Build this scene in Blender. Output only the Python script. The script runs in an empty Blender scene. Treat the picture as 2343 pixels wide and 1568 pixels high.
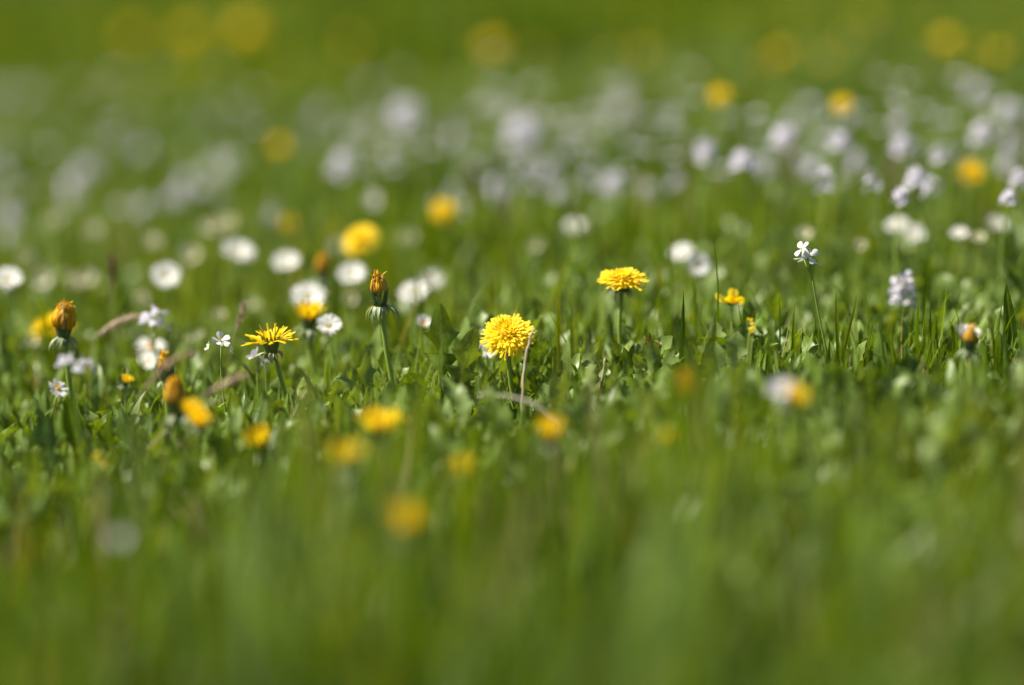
import bpy, math, random
import numpy as np
from mathutils import Vector, Matrix, Euler

# ------------------------------------------------------------------ camera, sky, sun, exposure
SC = bpy.context.scene
COL = SC.collection
R = math.radians
H = 0.426                       # camera height over the meadow floor
PITCH = R(7.675)
FOC = 8786.0                    # 135 mm lens, in pixels of a 2343 px wide picture
cd = bpy.data.cameras.new('camera')
cam = bpy.data.objects.new('camera', cd); COL.objects.link(cam)
cam.location = (0, 0, H); cam.rotation_euler = (R(90) - PITCH, 0, 0)
cd.lens = 135; cd.sensor_width = 36; cd.sensor_fit = 'HORIZONTAL'
cd.clip_start = 0.02; cd.clip_end = 2000
cd.dof.use_dof = True; cd.dof.focus_distance = 2.70; cd.dof.aperture_fstop = 2.0
SC.camera = cam

SUN_EL, SUN_AZ = R(56), R(-95)       # azimuth from +Y, clockwise: left of the camera
sun_dir = Vector((math.sin(SUN_AZ) * math.cos(SUN_EL), math.cos(SUN_AZ) * math.cos(SUN_EL), math.sin(SUN_EL)))
sl = bpy.data.lights.new('sun', 'SUN'); sl.energy = 5.0; sl.angle = R(0.5); sl.color = (1.0, 0.94, 0.80)
so = bpy.data.objects.new('sun', sl); COL.objects.link(so)
so.rotation_euler = sun_dir.to_track_quat('Z', 'Y').to_euler()
W = bpy.data.worlds.new('World'); SC.world = W; W.use_nodes = True
nt = W.node_tree; nt.nodes.clear()
sky = nt.nodes.new('ShaderNodeTexSky'); sky.sky_type = 'NISHITA'; sky.sun_disc = False
sky.sun_elevation = SUN_EL; sky.sun_rotation = SUN_AZ
bg = nt.nodes.new('ShaderNodeBackground'); bg.inputs['Strength'].default_value = 0.05
wo = nt.nodes.new('ShaderNodeOutputWorld')
nt.links.new(sky.outputs[0], bg.inputs[0]); nt.links.new(bg.outputs[0], wo.inputs[0])
SC.view_settings.view_transform = 'Standard'; SC.view_settings.look = 'None'
SC.view_settings.exposure = 1.15; SC.view_settings.gamma = 1.0
SC.render.engine = 'CYCLES'
SC.cycles.use_denoising = True
SC.cycles.max_bounces = 8; SC.cycles.transmission_bounces = 6; SC.cycles.diffuse_bounces = 4

RNG = np.random.default_rng(7)
random.seed(7)

# ------------------------------------------------------------------ terrain and picture-to-ground helpers
def terr(x, y):
    return 0.27 * np.tanh(np.asarray(x) / 3.0) + 0.005 * np.sin(2.1 * x + 1.3 * y) + 0.004 * np.sin(3.7 * y - 1.1 * x)

def at_depth(px, py, d):
    X = (px - 1171.5) / FOC; Y = -(py - 784.0) / FOC
    c, s = math.cos(PITCH), math.sin(PITCH)
    return Vector((d * X, d * (c + Y * s), H + d * (-s + Y * c)))

def at_height(px, py, z):
    """walk out along the line of sight until it is z above the meadow floor"""
    lo, hi = 0.8, 30.0
    for _ in range(50):
        m = (lo + hi) / 2
        p = at_depth(px, py, m)
        if p.z - float(terr(p.x, p.y)) > z: lo = m
        else: hi = m
    return at_depth(px, py, lo)

def hash2(ix, iy, seed):
    h = np.sin(ix * 127.1 + iy * 311.7 + seed * 74.7) * 43758.5453
    return h - np.floor(h)

def vnoise(x, y, freq, seed=0):
    x = np.asarray(x) * freq; y = np.asarray(y) * freq
    ix = np.floor(x); iy = np.floor(y); fx = x - ix; fy = y - iy
    fx = fx * fx * (3 - 2 * fx); fy = fy * fy * (3 - 2 * fy)
    a = hash2(ix, iy, seed); b = hash2(ix + 1, iy, seed); c = hash2(ix, iy + 1, seed); d = hash2(ix + 1, iy + 1, seed)
    return a * (1 - fx) * (1 - fy) + b * fx * (1 - fy) + c * (1 - fx) * fy + d * fx * fy

# ------------------------------------------------------------------ materials
def mat_leaf(name, stops, trans=0.4, trans_tint=(1.5, 1.35, 0.55), rough=0.42, spec=0.5, rib=0.0, rib_col=(0.25, 0.32, 0.10), tip=None, mottling=0.0, sheen=0.0, under=None):
    """thin leaf or petal: colour by the blade's own random value, light passes through it"""
    m = bpy.data.materials.new(name); m.use_nodes = True
    n = m.node_tree.nodes; l = m.node_tree.links; n.clear()
    out = n.new('ShaderNodeOutputMaterial')
    at = n.new('ShaderNodeAttribute'); at.attribute_name = 'var'
    sep = n.new('ShaderNodeSeparateColor'); l.new(at.outputs['Color'], sep.inputs[0])
    ramp = n.new('ShaderNodeValToRGB'); e = ramp.color_ramp.elements
    for i, (p, c) in enumerate(stops):
        el = e[i] if i < 2 else e.new(p)
        el.position = p; el.color = (*c, 1)
    l.new(sep.outputs[0], ramp.inputs[0])
    col = ramp.outputs[0]
    def mix(fac, a, bcol, mode='MIX'):
        mx = n.new('ShaderNodeMix'); mx.data_type = 'RGBA'; mx.blend_type = mode
        if isinstance(fac, float): mx.inputs[0].default_value = fac
        else: l.new(fac, mx.inputs[0])
        l.new(a, mx.inputs[6])
        if isinstance(bcol, tuple): mx.inputs[7].default_value = (*bcol, 1)
        else: l.new(bcol, mx.inputs[7])
        return mx.outputs[2]
    def mrange(src, a, b, c, d):
        r = n.new('ShaderNodeMapRange'); r.inputs[1].default_value = a; r.inputs[2].default_value = b
        r.inputs[3].default_value = c; r.inputs[4].default_value = d; r.clamp = True; l.new(src, r.inputs[0]); return r.outputs[0]
    if rib: col = mix(mrange(at.outputs['Alpha'], 0.0, 0.22, rib, 0.0), col, rib_col)
    if tip: col = mix(mrange(sep.outputs[2], tip[1], 1.0, 0.0, 1.0), col, tip[0])
    if mottling:
        tc = n.new('ShaderNodeTexCoord'); nz = n.new('ShaderNodeTexNoise'); nz.inputs['Scale'].default_value = 160
        nz.inputs['Detail'].default_value = 3
        l.new(tc.outputs['Object'], nz.inputs['Vector'])
        hs = n.new('ShaderNodeHueSaturation'); l.new(mrange(nz.outputs[0], 0.3, 0.7, 1 - mottling, 1 + mottling), hs.inputs['Value']); l.new(col, hs.inputs['Color'])
        col = hs.outputs[0]
    if under:
        ge = n.new('ShaderNodeNewGeometry'); mm = n.new('ShaderNodeMath'); mm.operation = 'MULTIPLY'; mm.inputs[1].default_value = 0.6
        l.new(ge.outputs['Backfacing'], mm.inputs[0]); col = mix(mm.outputs[0], col, under)
    p = n.new('ShaderNodeBsdfPrincipled'); l.new(col, p.inputs['Base Color'])
    p.inputs['Roughness'].default_value = rough; p.inputs['Specular IOR Level'].default_value = spec
    if sheen: p.inputs['Sheen Weight'].default_value = sheen
    if trans > 0:
        tm = mix(1.0, col, trans_tint, 'MULTIPLY')
        tr = n.new('ShaderNodeBsdfTranslucent'); l.new(tm, tr.inputs[0])
        ms = n.new('ShaderNodeMixShader'); ms.inputs[0].default_value = trans
        l.new(p.outputs[0], ms.inputs[1]); l.new(tr.outputs[0], ms.inputs[2]); l.new(ms.outputs[0], out.inputs[0])
    else: l.new(p.outputs[0], out.inputs[0])
    return m

M = {}
M['grass'] = mat_leaf('grass_blade', [(0.0, (0.040, 0.080, 0.001)), (0.45, (0.112, 0.180, 0.002)), (0.80, (0.190, 0.220, 0.002)), (0.93, (0.118, 0.185, 0.048)), (0.97, (0.26, 0.21, 0.10)), (1.0, (0.33, 0.27, 0.14))],
                      trans=0.36, trans_tint=(1.6, 1.5, 0.2), rough=0.5, spec=0.16, mottling=0.12)
M['leaf'] = mat_leaf('green_leaf', [(0.0, (0.040, 0.084, 0.003)), (0.5, (0.110, 0.180, 0.010)), (0.9, (0.170, 0.228, 0.040)), (1.0, (0.23, 0.26, 0.07))],
                     trans=0.28, trans_tint=(1.6, 1.45, 0.3), rough=0.45, spec=0.48, rib=0.55, mottling=0.30, under=(0.17, 0.235, 0.060))
M['stem'] = mat_leaf('flower_stem', [(0.0, (0.22, 0.32, 0.05)), (0.6, (0.28, 0.36, 0.07)), (1.0, (0.26, 0.21, 0.09))], trans=0.2, rough=0.42)
M['bract'] = mat_leaf('green_bract', [(0.0, (0.06, 0.11, 0.03)), (0.5, (0.12, 0.17, 0.07)), (1.0, (0.30, 0.34, 0.20))], trans=0.25, rough=0.5)
M['yellow'] = mat_leaf('dandelion_petal', [(0.0, (0.85, 0.55, 0.003)), (0.5, (0.87, 0.65, 0.012)), (1.0, (0.89, 0.73, 0.05))], trans=0.48, trans_tint=(1.1, 1.12, 0.8), rough=0.55, spec=0.25)
M['furled'] = mat_leaf('furled_petal', [(0.0, (0.32, 0.14, 0.010)), (0.3, (0.66, 0.34, 0.006)), (0.75, (0.80, 0.47, 0.006)), (1.0, (0.52, 0.36, 0.14))], trans=0.18, trans_tint=(1, 0.8, 0.5), rough=0.55, spec=0.3, rib=0.3, rib_col=(0.25, 0.10, 0.03))
M['pollen_washed'] = mat_leaf('pollen_washed_disc', [(0.0, (0.60, 0.52, 0.10)), (1.0, (0.66, 0.60, 0.20))], trans=0.0, rough=0.8, spec=0.1)  # stamens' own pale yellow; on daisy discs it paints in overexposure
M['gold'] = mat_leaf('golden_disc', [(0.0, (0.75, 0.36, 0.004)), (1.0, (0.85, 0.52, 0.02))], trans=0.0, rough=0.7, spec=0.2)
M['white'] = mat_leaf('white_petal', [(0.0, (0.66, 0.65, 0.62)), (0.8, (0.72, 0.71, 0.68)), (1.0, (0.68, 0.60, 0.62))], trans=0.25, trans_tint=(1, 1, 0.95), rough=0.6, spec=0.25)
M['lilac'] = mat_leaf('lilac_petal', [(0.0, (0.52, 0.48, 0.60)), (0.6, (0.58, 0.55, 0.64)), (1.0, (0.62, 0.60, 0.65))], trans=0.28, trans_tint=(1, 0.95, 1), rough=0.6, spec=0.25, rib=0.25, rib_col=(0.50, 0.36, 0.62))
M['straw'] = mat_leaf('dry_straw', [(0.0, (0.34, 0.27, 0.17)), (0.5, (0.46, 0.38, 0.26)), (1.0, (0.55, 0.50, 0.36))], trans=0.15, trans_tint=(1, 0.9, 0.7), rough=0.6, mottling=0.15)
M['seed'] = mat_leaf('grass_seed', [(0.0, (0.20, 0.11, 0.06)), (0.5, (0.36, 0.25, 0.16)), (1.0, (0.52, 0.40, 0.30))], trans=0.2, trans_tint=(1, 0.9, 0.7), rough=0.6)
M['cream'] = mat_leaf('cream_petal', [(0.0, (0.56, 0.51, 0.28)), (0.5, (0.64, 0.60, 0.44)), (1.0, (0.66, 0.65, 0.56))], trans=0.3, trans_tint=(1, 0.95, 0.8), rough=0.6, spec=0.25)
M['litter'] = mat_leaf('dry_scrap', [(0.0, (0.16, 0.05, 0.02)), (1.0, (0.24, 0.11, 0.05))], trans=0.1, rough=0.6)

def mat_soil():
    m = bpy.data.materials.new('mossy_soil'); m.use_nodes = True
    n = m.node_tree.nodes; l = m.node_tree.links
    p = n['Principled BSDF']; p.inputs['Roughness'].default_value = 0.95; p.inputs['Specular IOR Level'].default_value = 0.1
    tc = n.new('ShaderNodeTexCoord'); nz = n.new('ShaderNodeTexNoise'); nz.inputs['Scale'].default_value = 9; nz.inputs['Detail'].default_value = 8
    l.new(tc.outputs['Object'], nz.inputs['Vector'])
    rp = n.new('ShaderNodeValToRGB'); e = rp.color_ramp.elements
    e[0].position = 0.3; e[0].color = (0.022, 0.028, 0.008, 1); e[1].position = 0.7; e[1].color = (0.040, 0.062, 0.010, 1)
    l.new(nz.outputs[0], rp.inputs[0]); l.new(rp.outputs[0], p.inputs['Base Color'])
    bp = n.new('ShaderNodeBump'); bp.inputs['Strength'].default_value = 0.6; bp.inputs['Distance'].default_value = 0.01
    l.new(nz.outputs[0], bp.inputs['Height']); l.new(bp.outputs[0], p.inputs['Normal'])
    return m
M['soil'] = mat_soil()

# ------------------------------------------------------------------ mesh building
def v3(a): return np.asarray(a, float).reshape(-1, 3)
def unit(a): return a / np.maximum(np.linalg.norm(a, axis=-1, keepdims=True), 1e-9)

class Buf:
    """collects vertices, faces and the 'var' attribute (random, random, along, across) of ONE mesh"""
    def __init__(s): s.v = []; s.f4 = []; s.f3 = []; s.c = []; s.n = 0
    def add(s, V, F4=None, F3=None, C=None):
        V = v3(V)
        if F4 is not None and len(F4): s.f4.append(np.asarray(F4, np.int64).reshape(-1, 4) + s.n)
        if F3 is not None and len(F3): s.f3.append(np.asarray(F3, np.int64).reshape(-1, 3) + s.n)
        s.v.append(V); s.c.append(C if C is not None else np.tile([0.5, 0.5, 0.5, 0.5], (len(V), 1))); s.n += len(V)
    def ribbons(s, P, D, S, L, Wd, prof, bend=0.0, M_=3, fold=0.0, bpow=1.0, twist=0.0, var=None, jag=None, wave=0.0, wavef=5.0, rng=RNG):
        """thin curved strips: from P along D, side S, length L, half-width Wd*prof(t); + bend turns towards S x D"""
        P = v3(P); N = len(P)
        D = unit(np.broadcast_to(v3(D), (N, 3)).copy()); S = np.broadcast_to(v3(S), (N, 3)).copy()
        S = unit(S - D * np.sum(S * D, 1, keepdims=True)); Nn = np.cross(S, D)
        b = lambda a: np.broadcast_to(np.asarray(a, float), (N,)).copy()
        L = b(L); Wd = b(Wd); bend = b(bend); fold = b(fold); twist = b(twist)
        prof = np.asarray(prof, float); K = len(prof) - 1; t = np.linspace(0, 1, K + 1)
        ang = bend[:, None] * (t[None, :] ** bpow)
        dd = np.cos(ang)[..., None] * D[:, None] + np.sin(ang)[..., None] * Nn[:, None]
        nn = -np.sin(ang)[..., None] * D[:, None] + np.cos(ang)[..., None] * Nn[:, None]
        step = (L / K)[:, None, None] * 0.5 * (dd[:, 1:] + dd[:, :-1])
        c = np.concatenate([P[:, None], P[:, None] + np.cumsum(step, 1)], 1)
        tw = twist[:, None] * t[None]
        sd = np.cos(tw)[..., None] * S[:, None] + np.sin(tw)[..., None] * nn
        no = -np.sin(tw)[..., None] * S[:, None] + np.cos(tw)[..., None] * nn
        u = np.linspace(-1, 1, M_)
        wid = Wd[:, None] * prof[None]
        ph = rng.uniform(0, 6.28, N)
        wv = wave * np.sin(wavef * 6.28 * t[None, :, None] + ph[:, None, None] + 1.6 * u[None, None, :]) * np.abs(u)[None, None, :]
        V = c[:, :, None] + sd[:, :, None] * (u[None, None, :, None] * wid[..., None, None]) \
            + no[:, :, None] * ((-fold[:, None, None] * np.abs(u)[None, None] + wv) * wid[:, :, None])[..., None]
        if jag is not None:
            V[:, -1] += dd[:, -1, None] * (np.asarray(jag)[None, :, None] * L[:, None, None])
        idx = np.arange(N * (K + 1) * M_).reshape(N, K + 1, M_)
        F = np.stack([idx[:, :-1, :-1], idx[:, :-1, 1:], idx[:, 1:, 1:], idx[:, 1:, :-1]], -1).reshape(-1, 4)
        C = np.empty((N, K + 1, M_, 4))
        C[..., 0] = (rng.uniform(0, 1, N) if var is None else b(var))[:, None, None]; C[..., 1] = rng.uniform(0, 1, N)[:, None, None]
        C[..., 2] = t[None, :, None]; C[..., 3] = np.abs(u)[None, None]
        s.add(V, F, None, C.reshape(-1, 4))
        return c
    def tube(s, pts, rad, sides=7, var=0.3, cap=True):
        pts = v3(pts); K = len(pts); rad = np.broadcast_to(np.asarray(rad, float), (K,))
        tg = unit(np.gradient(pts, axis=0)); ref = np.array([0.0, 1.0, 0.0])
        if abs(tg[0] @ ref) > 0.9: ref = np.array([1.0, 0, 0])
        a = unit(np.cross(tg, ref)); bb = np.cross(tg, a)
        th = np.linspace(0, 2 * np.pi, sides, endpoint=False)
        V = pts[:, None] + rad[:, None, None] * (np.cos(th)[None, :, None] * a[:, None] + np.sin(th)[None, :, None] * bb[:, None])
        i = np.arange(K * sides).reshape(K, sides); j = np.roll(i, -1, 1)
        F = np.stack([i[:-1], j[:-1], j[1:], i[1:]], -1).reshape(-1, 4)
        F3 = None
        V = V.reshape(-1, 3)
        if cap:
            V = np.concatenate([V, pts[:1], pts[-1:]])
            F3 = [(i[0, k], K * sides, j[0, k]) for k in range(sides)] + [(i[-1, k], j[-1, k], K * sides + 1) for k in range(sides)]
        C = np.tile([var, 0.5, 0.5, 0.5], (len(V), 1)); C[:K * sides, 2] = np.repeat(np.linspace(0, 1, K), sides)
        s.add(V, F, F3, C)
    def lathe(s, zr, sides=14, var=0.5, M4=None):
        zr = np.asarray(zr, float); K = len(zr); th = np.linspace(0, 2 * np.pi, sides, endpoint=False)
        V = np.stack([zr[:, 1, None] * np.cos(th), zr[:, 1, None] * np.sin(th), np.repeat(zr[:, :1], sides, 1)], -1)
        i = np.arange(K * sides).reshape(K, sides); j = np.roll(i, -1, 1)
        F = np.stack([i[:-1], j[:-1], j[1:], i[1:]], -1).reshape(-1, 4)
        C = np.tile([var, 0.5, 0.5, 0.5], (K * sides, 1)); C[:, 0] = np.clip(var + RNG.uniform(-0.2, 0.2, K * sides), 0, 1)
        s.add(V.reshape(-1, 3), F, None, C)
    def mesh(s, name, mat):
        me = bpy.data.meshes.new(name)
        V = np.concatenate(s.v).astype(np.float32); C = np.concatenate(s.c).astype(np.float32)
        f4 = np.concatenate(s.f4) if s.f4 else np.zeros((0, 4), np.int64); f3 = np.concatenate(s.f3) if s.f3 else np.zeros((0, 3), np.int64)
        nl = f4.size + f3.size; npoly = len(f4) + len(f3)
        me.vertices.add(len(V)); me.vertices.foreach_set('co', V.ravel())
        me.loops.add(nl); me.loops.foreach_set('vertex_index', np.concatenate([f4.ravel(), f3.ravel()]).astype(np.int32))
        me.polygons.add(npoly)
        ls = np.concatenate([np.arange(len(f4)) * 4, f4.size + np.arange(len(f3)) * 3]).astype(np.int32)
        me.polygons.foreach_set('loop_start', ls)
        me.polygons.foreach_set('use_smooth', np.ones(npoly, bool))
        a = me.attributes.new('var', 'FLOAT_COLOR', 'POINT'); a.data.foreach_set('color', C.ravel())
        me.update(calc_edges=True); me.materials.append(mat)
        return me

def obj(name, me, parent=None, loc=(0, 0, 0), rot=None):
    o = bpy.data.objects.new(name, me); COL.objects.link(o)
    if parent: o.parent = parent
    o.location = loc
    if rot is not None: o.rotation_euler = rot
    return o
def tag(o, label, cat, group=None):
    o['label'] = label; o['category'] = cat
    if group: o['group'] = group
    return o
def thing(name, label, cat, loc, group=None):
    o = bpy.data.objects.new(name, None); o.empty_display_size = 0.01; COL.objects.link(o); o.location = loc
    return tag(o, label, cat, group)

# ------------------------------------------------------------------ the meadow floor
def ground():
    def axis(n_lo, n_hi, far): 
        a = np.arange(n_lo, n_hi + 1e-6, 0.12)
        k = np.geomspace(0.3, far, 16)
        return np.concatenate([n_lo - k[::-1], a, n_hi + k])
    xs = axis(-3.5, 3.5, 500); ys = axis(-1.0, 14.0, 700)
    X, Y = np.meshgrid(xs, ys); Z = terr(X, Y) - 0.004
    V = np.stack([X, Y, Z], -1).reshape(-1, 3); i = np.arange(X.size).reshape(X.shape)
    F = np.stack([i[:-1, :-1], i[:-1, 1:], i[1:, 1:], i[1:, :-1]], -1).reshape(-1, 4)
    b = Buf(); b.add(V, F); o = obj('ground', b.mesh('ground', M['soil'])); o['kind'] = 'structure'
ground()

# ------------------------------------------------------------------ grass and leaf cover (nobody could count it)
def spread(d0, d1, dens, margin, rng):
    """random spots on the floor between two distances, in a wedge wider than the view"""
    hw = lambda d: 0.135 * d + margin
    n = int(dens * (d1 - d0) * (hw(d0) + hw(d1)))
    y = rng.uniform(d0, d1, n); x = rng.uniform(-hw(d1), hw(d1), n)
    k = np.abs(x) < hw(y)
    return x[k], y[k]

BLADE4 = [0.75, 1.0, 0.92, 0.66, 0.03]
BLADE6 = [0.7, 0.95, 1.0, 0.95, 0.80, 0.52, 0.02]
def grass_patch(b, d0, d1, dens, margin, hmean, wid, prof, M_, seed, fold=0.0):
    rng = np.random.default_rng(seed)
    x, y = spread(d0, d1, dens, margin, rng)
    n1 = vnoise(x, y, 5.0 if d0 > 2.2 else 10.0, 1); n2 = vnoise(x, y, 1.7, 2); n3 = vnoise(x, y, 14.0, 3); n4 = vnoise(x, y, 3.1, 5); n5 = vnoise(x, y, 9.0, 6)
    keep = rng.uniform(0, 1, len(x)) < (0.25 + 0.95 * (0.5 * n1 + 0.5 * n3) if d0 > 2.2 else 1.9 * (0.6 * n1 + 0.4 * n3) - 0.25)
    x, y, n1, n2, n3, n4, n5 = [a[keep] for a in (x, y, n1, n2, n3, n4, n5)]
    N = len(x)
    h = hmean * (0.40 + 0.75 * n1 ** 1.5 + 0.45 * n2) * rng.gamma(9, 1 / 9, N)
    h = np.clip(h, 0.012, hmean * 2.3)
    az = rng.uniform(0, 2 * np.pi, N); lean = np.abs(rng.normal(0, 0.38, N)) + 0.05
    D = np.stack([np.sin(lean) * np.cos(az), np.sin(lean) * np.sin(az), np.cos(lean)], -1)
    S = np.stack([-np.sin(az), np.cos(az), np.zeros(N)], -1)
    sgn = np.where(rng.uniform(0, 1, N) < 0.85, 1.0, -1.0)
    bend = sgn * np.abs(rng.normal(0.45, 0.45, N))
    var = np.clip(-0.20 + 1.25 * (0.35 * n2 + 0.35 * n4 + 0.30 * n5) + rng.normal(0, 0.13, N), 0, 0.90)
    r = rng.uniform(0, 1, N); var = np.where(r > (0.965 if d0 > 2.2 else 0.945), rng.uniform(0.955, 1.0, N), var)
    var = np.where((r < 0.06 + 0.50 * (n5 > (0.62 if d0 > 2 else 0.50))), 0.93 + rng.uniform(-.02, .01, N), var)
    if d0 > 5: var = np.clip(var + 2.2 * (0.6 * vnoise(x, y, 1.1, 8) + 0.4 * vnoise(x, y, 2.6, 9) - 0.5), 0, 0.9)
    P = np.stack([x, y, terr(x, y) - 0.003], -1)
    # side is turned so that + bend goes on leaning outwards
    b.ribbons(P, D, -S, h, wid * rng.uniform(0.6, 1.35, N), prof, -bend * 0 + bend, M_, fold, 1.3, rng.normal(0, 0.5, N), var, rng=rng)

b = Buf()
grass_patch(b, 1.05, 1.75, 9000, 0.40, 0.072, 0.0019, BLADE4, 2, 10)
grass_patch(b, 1.75, 2.25, 14000, 0.40, 0.062, 0.0017, BLADE4, 2, 11)
grass_patch(b, 2.25, 3.30, 16000, 0.45, 0.042, 0.0012, BLADE6, 3, 12, fold=0.35)
grass_patch(b, 3.30, 5.20, 8000, 0.60, 0.055, 0.0020, BLADE4, 2, 13)
grass_patch(b, 1.10, 2.2, 900, 0.40, 0.100, 0.0032, BLADE4, 2, 15)
grass_patch(b, 2.3, 3.1, 900, 0.45, 0.058, 0.0017, BLADE6, 3, 17, fold=0.35)
grass_patch(b, 3.0, 4.6, 700, 0.50, 0.085, 0.0022, BLADE4, 2, 16)
grass_patch(b, 5.20, 13.0, 3000, 0.70, 0.060, 0.0034, BLADE4[::2] , 2, 14)
o = obj('grass', b.mesh('grass', M['grass'])); o['kind'] = 'stuff'; o['label'] = 'short green meadow grass between the flowers'; o['category'] = 'grass'

def blossom_haze():
    rng = np.random.default_rng(77); b = Buf()
    x, y = spread(3.7, 8.0, 420, 0.7, rng)
    px = x / (y * 0.1333)                                  # -1 .. 1 across the meadow strip
    keep = rng.uniform(0, 1, len(x)) < (y < 5.0 - 0.9 * px) * (np.clip(2.4 * vnoise(x, y, 2.6, 51) - .7, 0, 1)) * np.where(y > 5.6, .35, 1) * (0.42 + 0.36 * np.clip(px, -1, 1))
    x, y = x[keep], y[keep]; N = len(x)
    z = terr(x, y) + rng.uniform(.06, .13, N)
    k = 4; ph = (np.arange(k) * math.pi / 2)[None] + rng.uniform(0, 1.6, N)[:, None]
    el = .35
    P = np.repeat(np.stack([x, y, z], -1), k, 0); ph = ph.ravel()
    D = np.stack([np.cos(ph) * math.cos(el), np.sin(ph) * math.cos(el) - .35, np.full(N * k, math.sin(el))], -1)
    S = np.stack([-np.sin(ph), np.cos(ph), 0 * ph], -1)
    b.ribbons(P, D, S, .0085, .0034, [.3, .8, 1, .7], .3, 3, -.2, rng=rng)
    P2 = np.stack([x, y, terr(x, y)], -1)
    o = obj('blossom_haze', b.mesh('blossom_haze', M['lilac'])); o['kind'] = 'stuff'; o['label'] = 'pale haze of tiny far off lilac blossoms over the grass'; o['category'] = 'blossoms'
    c = Buf(); c.ribbons(P2, (0, 0, 1), (1, 0, 0), z - terr(x, y), .0005, [1, 1, 1], 0, 2, rng=rng)
    t = obj('stalks', c.mesh('stalks', M['stem']), o)

OVATE = [0.16, 0.30, 0.62, 0.88, 1.0, 0.98, 0.84, 0.56, 0.04]
LANCE = [0.28, 0.42, 0.60, 0.78, 0.92, 1.0, 0.96, 0.80, 0.52, 0.03]
JAG = [.14, .42, .20, .55, .26, .75, .34, .95, .45, 1.0, .6, .8, .45, .05]
def leaf_patch(b, d0, d1, dens, margin, lmean, seed, gate=0.45):
    rng = np.random.default_rng(seed)
    x, y = spread(d0, d1, dens, margin, rng)
    n1 = vnoise(x, y, 6.0, 21); keep = n1 + rng.normal(0, 0.18, len(x)) > gate
    x, y = x[keep], y[keep]; N = len(x)
    kind = rng.uniform(0, 1, N)
    for prof, sel, asp, wv in ((OVATE, kind < 0.40, 0.19, 0.2), (JAG, (kind >= 0.40) & (kind < 0.68), 0.17, 0.3), (LANCE, (kind >= 0.68), 0.095, 0.25)):
        xx, yy = x[sel], y[sel]; n = len(xx)
        L = lmean * np.clip(rng.gamma(8, 1 / 8, n), .4, 1.55) * (0.8 if prof is OVATE else 1.25)
        az = rng.uniform(0, 2 * np.pi, n); lean = np.clip(rng.normal(0.66, 0.42, n), 0.05, 1.5)
        D = np.stack([np.sin(lean) * np.cos(az), np.sin(lean) * np.sin(az), np.cos(lean)], -1)
        S = np.stack([np.sin(az), -np.cos(az), np.zeros(n)], -1)
        z0 = rng.uniform(0, 1, n) ** 0.8 * (0.006 + 0.036 * vnoise(xx, yy, 7.0, 33) ** 1.4) * np.where((np.abs(xx + .003) < .03) & (yy > 2.35) & (yy < 2.7), .15, 1)
        P = np.stack([xx, yy, terr(xx, yy) + z0], -1)
        b.ribbons(P, D, S, L, L * asp * rng.uniform(0.7, 1.25, n), prof, rng.normal(0.55, 0.65, n), 5, rng.uniform(-0.1, 0.55, n), 1.4, rng.normal(0, 0.7, n),
                  np.clip(0.1 + 0.5 * vnoise(xx, yy, 4, 31) + rng.normal(0.08, 0.2, n), 0, 1), wave=wv, wavef=2.5, rng=rng)

# lobed dandelion leaves
tt = np.linspace(0, 1, 67)
saw = np.where(tt < 0.80, ((tt * 6.2) % 1.0) ** 1.3, 1.0)
LOBED = (0.18 + 0.82 * np.minimum(1, (tt / 0.62)) ** 1.1) * (0.17 + 0.83 * saw) * np.where(tt > 0.80, 0.55 * np.sqrt(np.clip((1 - tt) / 0.20, 0.0, 1)), 1)
LOBED[0] = 0.08; LOBED[-1] = 0.03
def lobed_patch(b, d0, d1, dens, margin, seed):
    rng = np.random.default_rng(seed)
    cx, cy = spread(d0, d1, dens, margin, rng)
    cx = np.repeat(cx, 7); cy = np.repeat(cy, 7); n = len(cx)
    az = rng.uniform(0, 2 * np.pi, n); lean = np.clip(rng.normal(0.75, 0.35, n), 0.1, 1.3)
    D = np.stack([np.sin(lean) * np.cos(az), np.sin(lean) * np.sin(az), np.cos(lean)], -1)
    S = np.stack([np.sin(az), -np.cos(az), np.zeros(n)], -1)
    P = np.stack([cx + 0.006 * np.cos(az), cy + 0.006 * np.sin(az), terr(cx, cy)], -1)
    L = 0.052 * np.clip(rng.gamma(10, 0.1, n), .5, 1.5)
    b.ribbons(P, D, S, L, L * 0.125, LOBED, rng.normal(0.7, 0.5, n), 5, rng.uniform(0, 0.5, n), 1.3, rng.normal(0, 0.5, n), np.clip(rng.normal(0.45, 0.22, n), 0, 1), wave=0.22, wavef=3.2, rng=rng)

b = Buf()
leaf_patch(b, 1.4, 2.30, 5000, 0.35, 0.022, 41, 0.50)
leaf_patch(b, 2.30, 3.30, 27000, 0.45, 0.0235, 42, 0.18)
leaf_patch(b, 3.30, 6.0, 5000, 0.60, 0.028, 43, 0.40)
lobed_patch(b, 2.35, 3.2, 120, 0.45, 44)
lobed_patch(b, 3.2, 5.0, 15, 0.5, 45)
o = obj('leaf_cover', b.mesh('leaf_cover', M['leaf'])); o['kind'] = 'stuff'; o['label'] = 'low broad leaves growing between the grass blades'; o['category'] = 'ground cover'

blossom_haze()

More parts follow.
